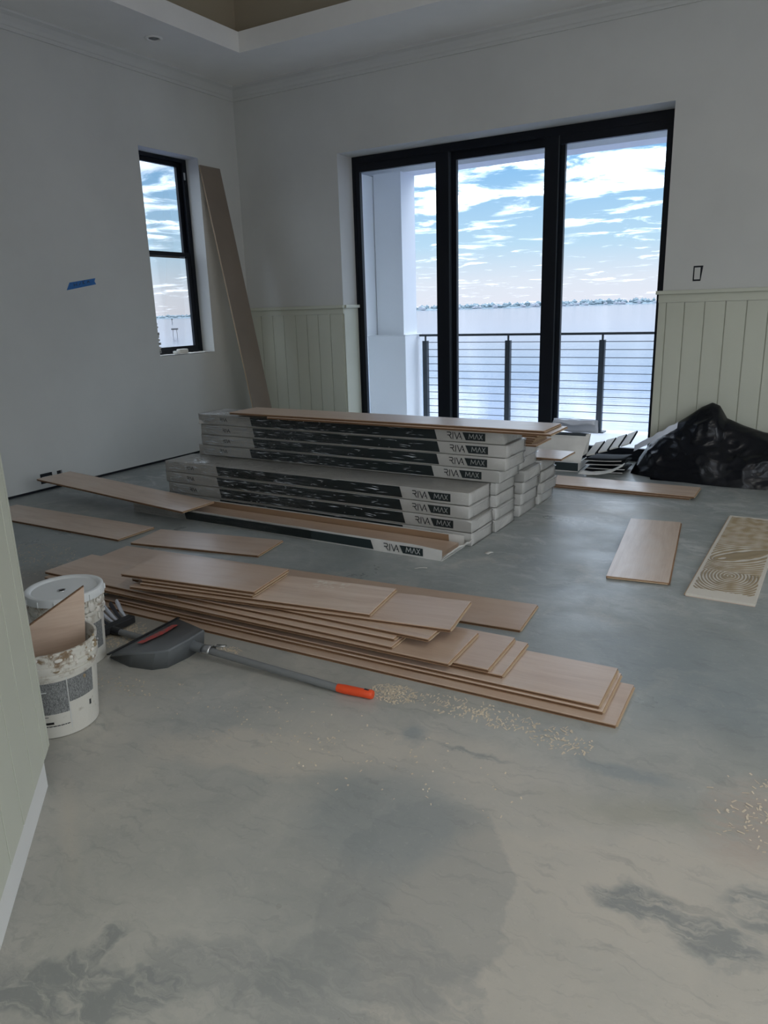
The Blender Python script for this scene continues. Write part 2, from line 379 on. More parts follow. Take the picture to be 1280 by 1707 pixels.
b = B(); b.box(XR, XR+.2, YF, -.1, 0, TOPZ); b.box(XR, XR+.2, 3.7, YB+.43, 0, TOPZ); b.box(XR, XR+.2, -.1, 3.7, 0, .5); b.box(XR, XR+.2, -.1, 3.7, 3.0, TOPZ)
struct(b.obj('wall_right', WHITE))
b = B(); b.box(-1.2, -.3, YF-.2, YF, 0, TOPZ); b.box(4.1, XR+.2, YF-.2, YF, 0, TOPZ); b.box(-.3, 4.1, YF-.2, YF, 0, .5); b.box(-.3, 4.1, YF-.2, YF, 3.0, TOPZ)
struct(b.obj('wall_front', WHITE))

# torn drywall paper and plaster crumbs round the side window
torn = B()
for k in range(16):
    zz = WZ0 + .02 + random.random()*.3; s_ = .006+random.random()*.012
    torn.box(XL-.02, XL+.002, WY0-.002, WY0+s_*(1.6 if zz < 1.2 else 1), zz, zz+s_*1.5)
torn.obj('torn_drywall_edge', RAWW, wl)

# angled wainscot wall on the near side
dirw = Vector((.7071, -.7071, 0)); nrm = Vector((.7071, .7071, 0))
ENDW = CORN + dirw*1.45
wa = B()
pts = [CORN, ENDW, Vector((ENDW.x, YF, 0)), Vector((ENDW.x-.2, YF, 0)), ENDW-nrm*.2-Vector((.14, 0, 0)), CORN+Vector((0, -.2, 0)), Vector((XL-.28, CORN.y-.2, 0)), Vector((XL-.28, CORN.y, 0))]
wa.prism([(p.x, p.y) for p in pts], (0, 0, 0), (0, 0, TOPZ), (1, 0, 0), (0, 1, 0))
wa = struct(wa.obj('wall_angled', RAWW))
def boardstrip(bm, p, d, n, w_, z0, z1, th, g=.003):
    """one wainscot board with eased edges: p start, d along, n outward"""
    prof = [(0, 0), (0, th-g), (g, th), (w_-g, th), (w_, th-g), (w_, 0)]
    q = Vector(p)
    bm.prism([(u, v) for u, v in prof], q+Vector((0, 0, z0)), q+Vector((0, 0, z1)), d, n)
PW = .157
def board_run(parent, start, d, n, widths, z0, z1, th):
    x = 0
    for w_ in widths:
        bb = B(); boardstrip(bb, Vector(start)+Vector(d)*(x+.0035), d, n, w_-.007, z0, z1, th, .001)
        bb.obj('wainscot_board', SAGE, parent); x += w_
bb = B(); bb.prism([(0, 0), (0, .004), (1.44, .004), (1.44, 0)], CORN+Vector((0, 0, .136)), CORN+Vector((0, 0, 1.41)), dirw, nrm); bb.obj('backing', SAGE, wa)
for a_, b_ in ((XL, DX0), (DX1-.027, 1.9)): boxes('backing', SAGE, [(a_, b_, YB-.003, YB, .10, 1.412)], wb)
# near angled wall: corner post strip then boards
board_run(wa, CORN+nrm*.0, dirw, nrm, [.07]+[PW]*8, .135, 1.41, .02)
bb = B(); bb.prism([(0, 0), (0, .028), (1.45, .028), (1.45, 0)], CORN+Vector((0, 0, 1.41)), CORN+Vector((0, 0, 1.50)), dirw, nrm); bb.obj('cap_rail', SAGE, wa)
bb = B(); bb.prism([(-.02, 0), (-.02, .02), (0, .02), (0, 0)], CORN+Vector((0, 0, .135)), CORN+Vector((0, 0, 1.41)), dirw, nrm); bb.obj('corner_bead', SAGE, wa)
# back wall wainscot, left and right of the door
TH = .016
board_run(wb, (XL, YB, 0), (1, 0, 0), (0, -1, 0), [.189, .163, .156, .162, .154, .151, .158, .163], .10, 1.412, TH)
xs = [DX1-.028, -1.238, -1.094, -.938, -.779, -.623, -.466, -.309, -.152, .005, .162]
board_run(wb, (xs[0], YB, 0), (1, 0, 0), (0, -1, 0), [b_-a_ for a_, b_ in zip(xs, xs[1:])], .10, 1.43, TH)
boxes('lower_rail', SAGE, [(XL, DX0, YB-TH, YB, 0, .0985)], wb); boxes('lower_rail', SAGE, [(DX1-.028, 2.0, YB-TH, YB, 0, .0985)], wb)
boxes('upper_rail', SAGE, [(XL, DX0+.01, YB-TH-.004, YB, 1.414, 1.472)], wb); boxes('upper_rail', SAGE, [(DX1-.028, 2.0, YB-TH-.004, YB, 1.432, 1.498)], wb)
boxes('wainscot_cap', SAGE, [(XL, DX0+.02, YB-.045, YB, 1.4725, 1.505)], wb, .004); boxes('wainscot_cap', SAGE, [(DX1-.05, 2.0, YB-.045, YB, 1.4985, 1.528)], wb, .004)
# wainscot wrapping into the door reveals
boxes('reveal_panel', SAGE, [(DX0, DX0+.012, YB-.004, YB+.268, 0, 1.472)], wb); boxes('reveal_cap', SAGE, [(DX0, DX0+.04, YB-.004, YB+.268, 1.4725, 1.505)], wb, .003)
boxes('reveal_panel', SAGE, [(DX1-.028, DX1, YB+.001, YB+.268, 0, 1.498)], wb)

# ceiling: soffit ring, tray lip, tan upper recess
TX0, TX1, TY0, TY1 = -4.963, 3.36, -2.6, 5.969
CZ = 3.75
ce = boxes('ceiling', [CEIL], [(XL, TX0, YF, YB, CZ, CZ+.17), (TX1, XR, YF, YB, CZ, CZ+.17), (TX0, TX1, TY1, YB, CZ, CZ+.17), (TX0, TX1, YF, TY0, CZ, CZ+.17)])
struct(ce)
e_ = .16
boxes('tray_recess_wall', TRAY, [(TX0-e_-.05, TX0-e_, TY0-e_, TY1+e_, CZ+.17, 4.55), (TX1+e_, TX1+e_+.05, TY0-e_, TY1+e_, CZ+.17, 4.55), (TX0-e_, TX1+e_, TY1+e_, TY1+e_+.05, CZ+.17, 4.55), (TX0-e_, TX1+e_, TY0-e_-.05, TY0-e_, CZ+.17, 4.55)], ce)
boxes('tray_top', CEIL, [(TX0-e_, TX1+e_, TY0-e_, TY1+e_, 4.5, 4.55)], ce)
# crown moulding (left and back walls)
crown = [(0, 0), (.014, 0), (.018, .012), (.018, .026), (.026, .032), (.034, .06), (.055, .09), (.085, .108), (.09, CZ-3.628), (0, CZ-3.628)]
b = B(); b.prism(crown, (XL, 1.3, 3.628), (XL, YB, 3.628), (1, 0, 0), (0, 0, 1)); tr1 = struct(b.obj('trim_1', WHITE))
b = B(); b.prism(crown, (XL+.02, YB, 3.628), (XR, YB, 3.628), (0, -1, 0), (0, 0, 1)); tr2 = struct(b.obj('trim_2', WHITE))

# ------------------------------------------------------------------ window in the left wall
FX = XL-.17
win = struct(boxes('window_1', BLACK, [(FX-.08, FX, WY0, WY0+.06, WZ0, WZ1), (FX-.08, FX, WY1-.055, WY1, WZ0, WZ1), (FX-.08, FX, WY0+.06, WY1-.055, WZ1-.035, WZ1), (FX-.08, FX, WY0+.06, WY1-.055, WZ0, WZ0+.03)]))
def sash(y0, y1, z0, z1, x):
    o = boxes('sash', BLACK, [(x-.03, x, y0, y0+.05, z0, z1), (x-.03, x, y1-.05, y1, z0, z1), (x-.03, x, y0+.05, y1-.05, z1-.04, z1), (x-.03, x, y0+.05, y1-.05, z0, z0+.045)], win)
    boxes('pane', GLASS, [(x-.018, x-.013, y0+.05, y1-.05, z0+.045, z1-.04)], o)
sash(WY0+.06, WY1-.055, 2.03, WZ1-.035, FX-.04)
sash(WY0+.06, WY1-.055, WZ0+.03, 2.085, FX-.005)
boxes('latch', STEEL, [(FX, FX+.006, WY1-.05, WY1-.03, 2.80, 2.87)], win)
sill = B()
sill.grid(9, 24, lambda u, v: (XL-.165+u*.167, WY0+.005+v*(WY1-WY0-.01), WZ0+.004+.010*abs(N3(u*3, v*14, 2))))
sill.obj('rough_sill', PALEG, win, True)

# ------------------------------------------------------------------ sliding door
DY = YB+.27
door = struct(boxes('door_1', BLACK, [(DX0, DX0+.035, DY, DY+.13, 0, DZ), (DX1-.035, DX1, DY, DY+.13, 0, DZ), (DX0+.035, DX1-.035, DY, DY+.13, DZ-.075, DZ), (DX0+.035, DX1-.035, DY, DY+.13, 0, .03)]))
def panel(x0, x1, y, sl, sr_):
    z0, z1 = .03, DZ-.075
    o = boxes('sliding_panel', BLACK, [(x0, x0+sl, y, y+.045, z0, z1), (x1-sr_, x1, y, y+.045, z0, z1), (x0+sl, x1-sr_, y, y+.045, z1-.073, z1), (x0+sl, x1-sr_, y, y+.045, z0, z0+.09)], door)
    boxes('pane', GLASS, [(x0+sl, x1-sr_, y+.02, y+.026, z0+.09, z1-.073)], o)
panel(DX0+.035, -3.395, DY+.005, .05, .138)
panel(-3.455, -2.255, DY+.055, .12, .06)
panel(-2.432, DX1-.035, DY+.005, .13, .066)
boxes('meeting_strip', DARKM, [(-3.394, -3.386, DY+.0, DY+.05, .03, DZ-.075)], door)
boxes('meeting_strip', DARKM, [(-2.301, -2.293, DY-.002, DY+.004, .03, DZ-.075)], door)

# ------------------------------------------------------------------ balcony outside
struct(boxes('floor_balcony', DECK, [(-6.4, XR+.2, YB+.43, 8.68, -.25, .02)]))
struct(boxes('ceiling_balcony', EXTW, [(-6.4, XR+.2, YB+.43, 8.62, 3.12, 3.3)]))
struct(boxes('trim_3', EXTW, [(-6.4, XR+.2, 8.28, 8.58, 2.99, 3.12)]))
colm = tag(empty('balcony_column', (-4.75, 8.37, .02)), 'square white balcony column on a wider plinth beside the cable railing', 'column')
boxes('shaft', EXTW, [(-.17, .203, -.17, .17, 1.12, 2.97)], colm); boxes('plinth', EXTW, [(-.30, .243, -.21, .21, 0, 1.11)], colm, .006); boxes('plinth_cap', EXTW, [(-.30, .25, -.216, .216, 1.11, 1.12)], colm)
sw = tag(empty('balcony_side_wall', (-5.15, 7.8, .02)), 'white stucco side wall closing the balcony behind the column', 'wall')
boxes('upper_wall', EXTW, [(-.2, .22, -.559, .56, 1.12, 2.95)], sw); boxes('lower_wall', EXTW, [(-.2, .05, -.559, .35, 0, 1.12)], sw)
rail = tag(empty('cable_railing', (-4.42, 8.5, .02)), 'dark metal balcony railing with thin horizontal steel cables', 'railing')
RX = [-4.405, -3.305, -2.198, -1.09, .02, 1.13]
for x in RX:
    p = boxes('post', DARKM, [(x+4.42-.03, x+4.42+.03, -.03, .03, .012, 1.03)], rail)
    b = B(); b.tube([(x+4.42, 0, 1.03), (x+4.42, 0, 1.085)], .012); b.obj('stem', DARKM, p)
    boxes('base_plate', DARKM, [(x+4.42-.07, x+4.42+.07, -.07, .07, 0, .012)], p)
boxes('top_rail', DARKM, [(-.06, 5.7, -.03, .03, 1.085, 1.112)], rail, .004)
for k in range(11):
    b = B(); zc_ = .135+.0876*k; b.tube([(.01, 0, zc_), (5.6, 0, zc_)], .0042, 6); b.obj('cable', DARKM, rail)

# ------------------------------------------------------------------ the bay
b = B(); b.lathe([(0, 0), (400, 0), (2000, 0), (30000, 0)], 64, (0, 0, 0)); wo = b.obj('bay_water', WATER); wo.location = (0, 0, -6.0)
tag(wo, 'calm pale blue bay water reaching to the far shore', 'water', kind='stuff')
def shore_r(a): return 2500+260*math.sin(a*3.1+1)
def shore_h(a):  # taller to the right of the door
    return 9 + 9*max(0, min(1, (a+.75)/.45))
b = B()
aa = [-1.9+2.6*k/160 for k in range(161)]
prv = None
for a in aa:
    r = shore_r(a); s_, c_ = math.sin(a), math.cos(a)
    ring = [b.bm.verts.new((s_*(r+dr), c_*(r+dr), zz)) for dr, zz in ((0, -6.2), (8, -4.2), (60, -1.5), (300, -6.2))]
    if prv:
        for k in range(4): b.face([prv[k], prv[(k+1) % 4], ring[(k+1) % 4], ring[k]])
    prv = ring
fsh = empty('far_shore', (0, 2500, -6)); fsh_i = Matrix.Translation((0, -2500, 6))
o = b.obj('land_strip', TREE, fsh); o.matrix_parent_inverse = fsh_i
tag(fsh, 'low grey strip of far shore with hazy trees and tiny houses along the horizon', 'shore', kind='stuff')
b = B()
for k in range(3800):
    a = -1.85+2.5*random.random(); r = shore_r(a)+12+random.random()*120; h = shore_h(a)*(.35+.75*random.random()**2.2); w_ = 3+random.random()*8
    cx, cyy = math.sin(a)*r, math.cos(a)*r
    ring0 = [(cx+w_*.8*math.cos(q*1.0472), cyy+w_*.8*math.sin(q*1.0472), -4.6) for q in range(6)]
    ring1 = [(cx+w_*math.cos(q*1.0472+.3), cyy+w_*math.sin(q*1.0472+.3), -4.6+h*.6) for q in range(6)]
    v0 = [b.bm.verts.new(q) for q in ring0]; v1 = [b.bm.verts.new(q) for q in ring1]; tp = b.bm.verts.new((cx, cyy, -4.6+h))
    for q in range(6): b.face([v0[q], v0[(q+1) % 6], v1[(q+1) % 6], v1[q]]); b.face([v1[q], v1[(q+1) % 6], tp])
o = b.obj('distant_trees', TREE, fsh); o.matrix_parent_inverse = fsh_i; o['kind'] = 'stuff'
b = B()
for k in range(90):
    a = -.75+1.0*random.random(); r = shore_r(a)+8; w_ = 4+random.random()*7; h = 4+random.random()*6; cx, cyy = math.sin(a)*r, math.cos(a)*r
    b.box(cx-w_, cx+w_, cyy-5, cyy+5, -4.6, -4.6+h*.7)
    b.prism([(-w_, 0), (w_, 0), (0, h*.35)], (cx, cyy-5, -4.6+h*.7), (cx, cyy+5, -4.6+h*.7), (1, 0, 0), (0, 0, 1))
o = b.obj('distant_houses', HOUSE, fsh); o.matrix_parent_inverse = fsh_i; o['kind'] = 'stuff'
mk = tag(empty('channel_marker', (-221.5, 215.5, -6)), 'two-legged channel marker standing in the water beyond the side window', 'marker')
b = B(); b.tube([(-.6, -.6, -.5), (-.45, -.45, 2.1)], .09, 8); b.obj('pile', DARKM, mk)
b = B(); b.tube([(.6, .6, -.5), (.45, .45, 2.1)], .09, 8); b.obj('pile', DARKM, mk)
boxes('platform', DARKM, [(-.95, .95, -.95, .95, 2.1, 2.65)], mk, .05)
mk = tag(empty('channel_marker', (-640, 620, -6)), 'small single-post channel marker far out beyond the side window', 'marker')
b = B(); b.tube([(0, 0, -.5), (0, 0, 3.0)], .3, 8); b.obj('pile', DARKM, mk); boxes('board', DARKM, [(-.6, .6, -.6, .6, 3.0, 4.2)], mk, .05)

# ------------------------------------------------------------------ planks
W, T = .32, .0155
def plank(label, x, y, z0, L, yaw, group=None, W_=W, tilt=0.0, endtongue=True, name='wood_plank', T_=T):
    """x,y = front right bottom corner; the plank runs back along local -x"""
    b = B()
    prof = [(0, 0), (0, .0035), (.009, .004), (.009, .0075), (0, .008), (0, T_-.0035), (W_, T_-.0035), (W_, .0075), (W_+.007, .007), (W_+.007, .0045), (W_, .004), (W_, 0)]
    b.prism(prof, (-L, 0, 0), (0, 0, 0), (0, 1, 0), (0, 0, 1))
    o = b.obj(name, CORE)
    v = B(); e = .0012
    v.prism([(0, 0), (0, .0035-e), (e, .0035), (W_-e, .0035), (W_, .0035-e), (W_, 0)], (-L, 0, T_-.0035), (0, 0, T_-.0035), (0, 1, 0), (0, 0, 1))
    v.obj('veneer', WOOD, o)
    if endtongue:
        k = B(); k.box(0, .007, .006, W_-.006, .004, .0078); k.obj('end_tongue', TONG, o)
    o.location = (x, y, z0); o.rotation_euler = (0, tilt, yaw)
    return tag(o, label, 'plank', group)
D = math.radians
G1 = 'planks piled on the floor by the dustpan'
g_ = .0157
def zl(n): return n*.016+.0003
PILE = [  # level, x, y, L, yaw deg, label
 (0, -.512, 2.394, 2.62, 1.5, 'lowest plank of the loose pile, lying flat on the concrete and sticking out furthest'),
 (1, -.570, 2.436, 2.60, 1.6, 'second plank from the floor in the loose pile, almost flush with the one above'),
 (2, -.585, 2.442, 2.45, 1.7, 'third plank up in the loose pile, long bare face beyond the stepped ends'),
 (3, -.968, 2.470, 1.90, 1.8, 'plank showing only a narrow strip of end beside the bare long face of the pile'),
 (4, -1.024, 2.462, 1.95, 1.8, 'plank in the pile just above the one showing a narrow strip of end'),
 (5, -1.170, 2.407, 2.40, 1.8, 'plank with a dark shadow across its end beneath the overhanging upper planks'),
 (6, -1.428, 2.410, 2.18, 1.2, 'plank reaching furthest toward the buckets with its tan face exposed there'),
 (7, -1.441, 2.452, 1.20, 2.2, 'short plank sandwiched in the front middle of the loose pile'),
 (8, -1.296, 2.482, 1.70, 1.4, 'slanting plank whose front corner peeps out under the grainy overhanging plank'),
 (9, -1.240, 2.575, 1.66, 8.6, 'overhanging plank with streaky pale grain and light end tongue atop the pile'),
 (10, -1.606, 2.530, 1.24, 8.2, 'plank with a whitish dusty footprint smear near the top of the pile'),
 (11, -2.190, 2.445, .64, 7.8, 'short plank directly beneath the topmost shiny plank of the pile'),
 (12, -2.183, 2.450, .78, 7.7, 'topmost short plank of the pile with a bright sheen'),
]
for lv, x, y, L, yw, lab in PILE: plank(lab, x, y, zl(lv), L, D(yw), G1)
plank('plank lying on the concrete behind the loose pile, its end poking out alone', -1.092, 3.001, .0003, 2.70, D(4.7))
plank('short shiny plank on the floor between the open carton and the loose pile', -2.90, 3.318, .0003, .96, D(9.5))
plank('dull plank flat on the floor running behind the angled wall', -3.985, 3.172, .0003, 1.55, D(.4))
plank('plank propped up on the end of the open carton, other end on the floor', -3.86, 3.650, .0875, 1.66, D(-.8), tilt=0.0523)
G2 = 'short cut planks lying toward the side of the room'
o = plank('single plank lying alone on the open concrete floor, face up', -.603, 3.905, .0003, 1.20, D(-83.5+180-0), G2)
o.location = (-.924, 3.874, .0003); o.rotation_euler = (0, 0, D(-83.4))
o = plank('double layer of long planks on the floor before the black trash bag, upper one', -.768, 5.79, .0163, 1.75, D(.0))
plank('double layer of long planks on the floor before the black trash bag, lower one', -.80, 5.795, .0003, 1.75, D(.0))
# on top of the carton stack
plank('long plank lying on top of the tallest carton stack', -1.446, 4.325, .6962, 2.54, D(-.8))
plank('plank under the top plank on the tallest carton stack, its end sticking out', -1.402, 4.318, .680, 2.2, D(-.7))
for k in range(5):
    plank(['lowest', 'second', 'middle', 'fourth', 'topmost'][k] + ' brown plank of the heap on the middle carton stack', -1.67-.012*((k*7) % 4), 4.835+.006*((k*5) % 3), .5095+k*.0161, 2.2, 0, 'planks heaped on the middle carton stack')
plank('plank lying on the lowest rear carton stack and jutting toward the bag', -1.615, 5.235, .341, 2.0, D(-1.0))
# leaning plank in the corner
lp = plank('tall plank leaning upright against the wall beside the side window', 0, 0, 0, 2.97, 0, None, .30)
a0 = Vector((-5.235, 6.19, 0)); a1 = Vector((-5.792, 6.19, 2.935)); up_ = (a1-a0).normalized(); yv = Vector((0, 1, 0)); xv = -up_; zv = xv.cross(yv)
lp.matrix_world = Matrix(((xv.x, yv.x, zv.x, a0.x), (xv.y, yv.y, zv.y, a0.y), (xv.z, yv.z, zv.z, a0.z+.008), (0, 0, 0, 1)))
_ = material('dull_brown_face', m_paint(srgb(134, 121, 108), .12, .1, .6))
for c_ in lp.children:
    if c_.name.startswith('veneer'): c_.data.materials[0] = MATS['dull_brown_face']
lp.data.materials[0] = TONG
# glue-covered plank, back side up
gp = tag(empty('glued_plank', (-.345, 3.79, .0003), D(-1.0)), 'upturned plank combed with tan adhesive swirls, bare pale end strip', 'plank', G2)
b = B(); b.prism([(0, 0), (0, .0035), (.009, .004), (.009, .0075), (0, .008), (0, T), (W, T), (W, .0075), (W+.007, .007), (W+.007, .0045), (W, .004), (W, 0)], (W/2, 0, 0), (W/2, 0, 0), (0, 1, 0), (0, 0, 1), False) if False else None
b = B(); b.box(-.16, .16, 0, 1.62, .0035, T); b.obj('pale_back', material('pale_ply_back', m_paint(srgb(214, 207, 194), .06, .1, .7)), gp)
b = B(); b.box(-.16, .16, 0, 1.62, 0, .0035); b.obj('veneer', WOOD, gp)
b = B(); b.box(-.168, -.16, 0, 1.62, .005, .0085); b.obj('tongue', TONG, gp)
b = B()
def comb(u, v):
    x = -.150+.300*u; y = .085+1.50*v
    y += .012*N3(x*9, y*3, 1)
    d1 = math.hypot(x-.0, (y-.36)*.62); d2 = math.hypot(x+.11, (y-.62)*.8); d3 = math.hypot(x-.15, (y-.9)*.7)
    dd = min(d1+.0, .9) if y < .42 else (d2*.5+d3*.5)
    wav = math.sin(dd*2*PI/.0165+1.5*N3(x*6, y*4, 3))
    brk = N3(x*22, y*16, 5)
    h = .0006+.0024*wav+.0022*brk
    if y < .10+.01*N3(x*30, 1, 2) : h = -.001
    edge = min(u, 1-u)*.3
    if edge < .004+.006*abs(N3(y*20, u, 7)): h = -.001
    return (x, y, T+h)
b.grid(76, 300, comb); b.obj('adhesive_ridges', GLUE, gp, True)

# ------------------------------------------------------------------ cartons of flooring
CL, CW, CH, PITCHZ = 2.65, .318, .0815, .0845
LET = {'RIVA': [[(0, 1), (.46, 1), (.6, .88), (.6, .66), (.46, .54), (.06, .54)], [(.32, .54), (.68, 0)], [(.92, 0), (.92, 1)], [(1.18, 1), (1.56, 0), (1.94, 1), (2.32, 0)], [(1.98, .34), (2.16, .34)]],
       'MAX': [[(0, 0), (.12, 1), (.5, .2), (.88, 1), (1.0, 0)], [(1.2, 0), (1.55, 1), (1.9, 0)], [(2.08, 1), (2.65, 0)], [(2.08, 0), (2.65, 1)]]}
def lettering(word, x, z, h, sx, wd, y):
    b = B()
    for pl_ in LET[word]:
        for (u0, v0), (u1, v1) in zip(pl_, pl_[1:]):
            p, q = Vector((x+u0*sx, 0, z+v0*h)), Vector((x+u1*sx, 0, z+v1*h)); dv = (q-p).normalized()*wd*.3; p -= dv; q += dv
            nn = Vector((-(q-p).z, 0, (q-p).x)).normalized()*wd/2
            b.quad(*[(k.x, y, k.z) for k in (p+nn, q+nn, q-nn, p-nn)])
    return b.mesh('lettering_'+word.lower(), [INK if word == 'RIVA' else PALEINK], recalc=False)
def rrect(hw, hh, r, n=3):
    out = []
    for cx, cz, a0 in ((hw-r, hh-r, 0), (-hw+r, hh-r, 90), (-hw+r, -hh+r, 180), (hw-r, -hh+r, 270)):
        for k in range(n+1):
            a = D(a0+90*k/n); out.append((cx+r*math.cos(a), cz+r*math.sin(a)))
    return out
def shell(L, w_, h, r, seed, endbulge, rough, mat, name, closed=True):
    """wrapped box: rounded section with bulged, crumpled right and left ends; origin front right bottom"""
    b = B(); prof = rrect(w_/2, h/2, r)
    st = [(-L-endbulge, .55), (-L-endbulge*.8, .86), (-L, 1.0)] + [(-L+L*k/12, 1.0) for k in range(1, 12)] + [(0, 1.0), (endbulge*.8, .88), (endbulge, .55)]
    rings = []
    for i, (x, s_) in enumerate(st):
        ring = []
        for j, (u, v) in enumerate(prof):
            e = rough if i in (0, 1, 2, len(st)-1, len(st)-2, len(st)-3) else rough*.12
            k = N3(i*1.7+seed, j*.9, seed*2.1)*e
            ring.append(b.bm.verts.new((x+k*(1.2 if e == rough else 0), w_/2+u*(.4+.6*s_ if s_ < 1 else 1)+k*.6, h/2+v*(.45+.55*s_ if s_ < 1 else 1))))
        rings.append(ring)
    n = len(prof)
    for a, c in zip(rings, rings[1:]):
        for k in range(n): b.face([a[k], a[(k+1) % n], c[(k+1) % n], c[k]])
    b.face(rings[0][::-1]); b.face(rings[-1])
    return b.mesh(name, [mat], True, 50)
def face_panel(pts, y, mat, name):
    b = B(); b.quad(*[(x, y, zz) for x, zz in pts]); return b.mesh(name, [mat], recalc=False)
CREASE_GLINT = material('crease_glint_white', None, srgb(214, 220, 226), .16)  # near-white colour puts the film's glints onto the raised creases
def creases(seed):
    rnd = random.Random(seed); b = B()
    for k in range(95):
        x = -2.62+2.0*rnd.random()**1.7; L = .015+.11*rnd.random()**2; zz = .006+.070*rnd.random(); dz = (rnd.random()-.6)*.012; h = .0008+.0016*rnd.random(); d_ = .0018+.0025*rnd.random()
        p0 = Vector((x, 0, zz)); p1 = Vector((x+L, 0, zz+dz))
        m0 = (p0+p1)/2
        v = [b.bm.verts.new(q) for q in (p0, p1, m0+Vector((0, -d_, h*.2)), m0+Vector((0, 0, h*1.3)), m0+Vector((0, 0, -h)))]
        for f in ((0, 2, 3), (2, 1, 3), (0, 4, 2), (4, 1, 2)): b.face([v[i] for i in f])
    return b.mesh('film_crease_glints', [CREASE_GLINT])
ME = dict(
 body=[shell(CL, CW, CH, .004, 10+k*3, .002, .0012, CARD, 'carton_body') for k in range(3)],
 film=[shell(CL+.004, CW+.004, CH+.0024, .005, 40+k*5, .014, .010, FILM, 'shrink_wrap') for k in range(4)],
 band=face_panel([(-2.09, .008), (-.472, .008), (-.492, .0785), (-2.105, .0785)], -.0010, BAND, 'print_band'),
 plate=face_panel([(-.262, .015), (-.124, .015), (-.124, .066), (-.286, .066)], -.0010, BAND, 'logo_plate'),
 riva=lettering('RIVA', -.397, .020, .042, .046, .0058, -.0012),
 maxx=lettering('MAX', -.240, .026, .031, .036, .0042, -.0014),
 crease=[creases(5+k) for k in range(3)],
 small=lettering('RIVA', -2.42, .030, .026, .033, .0044, -.0012),
)
def carton(label, x, y, z0, yaw, group, k, logo=True, dx=0.0):
    o = link('flooring_carton', ME['body'][k % 3]); o.location = (x+dx, y, z0); o.rotation_euler = (0, 0, yaw)
    if logo:
        link('print_band', ME['band'], o)
        p = link('logo_plate', ME['plate'], o); link('lettering', ME['maxx'], p); link('lettering', ME['riva'], o); link('lettering', ME['small'], o)
    f = link('shrink_wrap', ME['film'][(k*3) % 4], o); f.location = (.002, -.002, -.0006)
    if logo:
        c_ = link('film_crease_glints', ME['crease'][k % 3], f); c_.location = (0, -.0002, 0); c_['kind'] = 'stuff'
    return tag(o, label, 'carton', group)
ordn = ['bottom', 'second', 'third', 'fourth', 'fifth', 'sixth', 'seventh', 'top']
jit = [0, .03, .018, -.012, .02, -.014, .025, .008]
for k in range(4):
    nm = {0: 'bottom carton of the front stack, mostly hidden behind the open carton', 3: 'top carton of the front four-high stack, shrink wrapped with slate band', 1: 'second carton from the floor in the front four-high stack', 2: 'third carton from the floor in the front four-high stack'}[k]
    carton(nm, -1.835+(.022 if k < 2 else 0), 4.075+.004*k, .001+PITCHZ*k, D(-.7), 'cartons in the front stack', k, True)
offs = [0, 0, 0, 0, -.025, .014, .02, 0]
for k in range(8):
    nm = '%s carton in the tallest stack, %s' % ({0: 'bottom', 7: 'top'}.get(k, ordn[k]+' up'), 'slate band showing above the front stack' if k > 3 else 'only its wrapped end showing')
    carton(nm, -1.79+(.055 if k > 3 else -.0)+offs[k], 4.412-(.012 if k > 3 else 0), .001+PITCHZ*k, D(-.7), 'cartons in the tallest stack', k+1, k > 3)
for k in range(6):
    carton('wrapped carton end, %s from the floor in the middle stack behind the tallest' % (ordn[k] if k else 'lowest'), -1.765+.012*((k*5) % 4-1.5), 4.83, .001+PITCHZ*k, D(-.4), 'cartons in the middle stack', k+2, False)
for k in range(4):
    carton('wrapped carton end, %s from the floor in the lowest rear stack' % (ordn[k] if k else 'lowest'), -1.76+.008*((k*3) % 4-1.5), 5.205, .001+PITCHZ*k, D(-.4), 'cartons in the rear stack', k+3, False)

# opened carton in front
oc = empty('open_carton', (-1.85, 3.738, .001), D(-.7)); tag(oc, 'opened carton tray on the floor with brown plank inside and torn end flap', 'carton')
boxes('tray_bottom', CARD, [(-CL, 0, 0, .32, 0, .004)], oc)
b = B(); b.grid(40, 5, lambda u, v: (-CL+CL*u, .0, .004+v*(.0745+.003*N3(u*9, 3, 1)-.012*max(0, (u-.93)/.07)))); fw = b.obj('front_wall', CARD, oc)
sd = fw.modifiers.new('thick', 'SOLIDIFY'); sd.thickness = .004; sd.offset = -1
boxes('back_wall', CARD, [(-CL, -.005, .316, .32, .004, .07)], oc)
o_ = link('print_band', face_panel([(-2.09, .010), (-.472, .010), (-.492, .068), (-2.105, .068)], -.0052, BAND, 'open_band'), oc)
p_ = link('logo_plate', face_panel([(-.262, .014), (-.124, .014), (-.124, .062), (-.286, .062)], -.0052, BAND, 'open_plate'), oc)
l_ = link('lettering', ME['maxx'], p_); l_.location = (0, -.0042, -.002); l_ = link('lettering', ME['riva'], oc); l_.location = (0, -.0042, -.002)
boxes('inner_plank', WOOD, [(-2.55, -.03, .010, .29, .0045, .030)], oc, .001)
b = B(); b.grid(24, 6, lambda u, v: (-2.5+2.40*u, .302-.010*v+.004*N3(u*12, v, 2), .012+.060*v)); kr = b.obj('inner_lining', KRAFT, oc, True)
def flap(u, v):
    y = -.004+.33*u; bend = .055*v+.02*math.sin(u*PI)*v
    return (-.004+bend+.004*N3(u*6, v*2, 5), y+.008*N3(u*3, v, 1), .004+(.066+.018*N3(u*7, 2, 8)+.012*math.sin(u*5))*v*(1-.15*v))
b = B(); b.grid(16, 6, flap); ef = b.obj('torn_end_flap', CARD, oc, True); sd = ef.modifiers.new('thick', 'SOLIDIFY'); sd.thickness = .004
b = B(); b.grid(60, 8, lambda u, v: (-CL+(CL-.95)*u, -.007-.006*abs(N3(u*14, v*3, 1)), .003+.078*v+.004*N3(u*9, v*2, 4)*v)); b.obj('loose_film', FILM, oc, True)

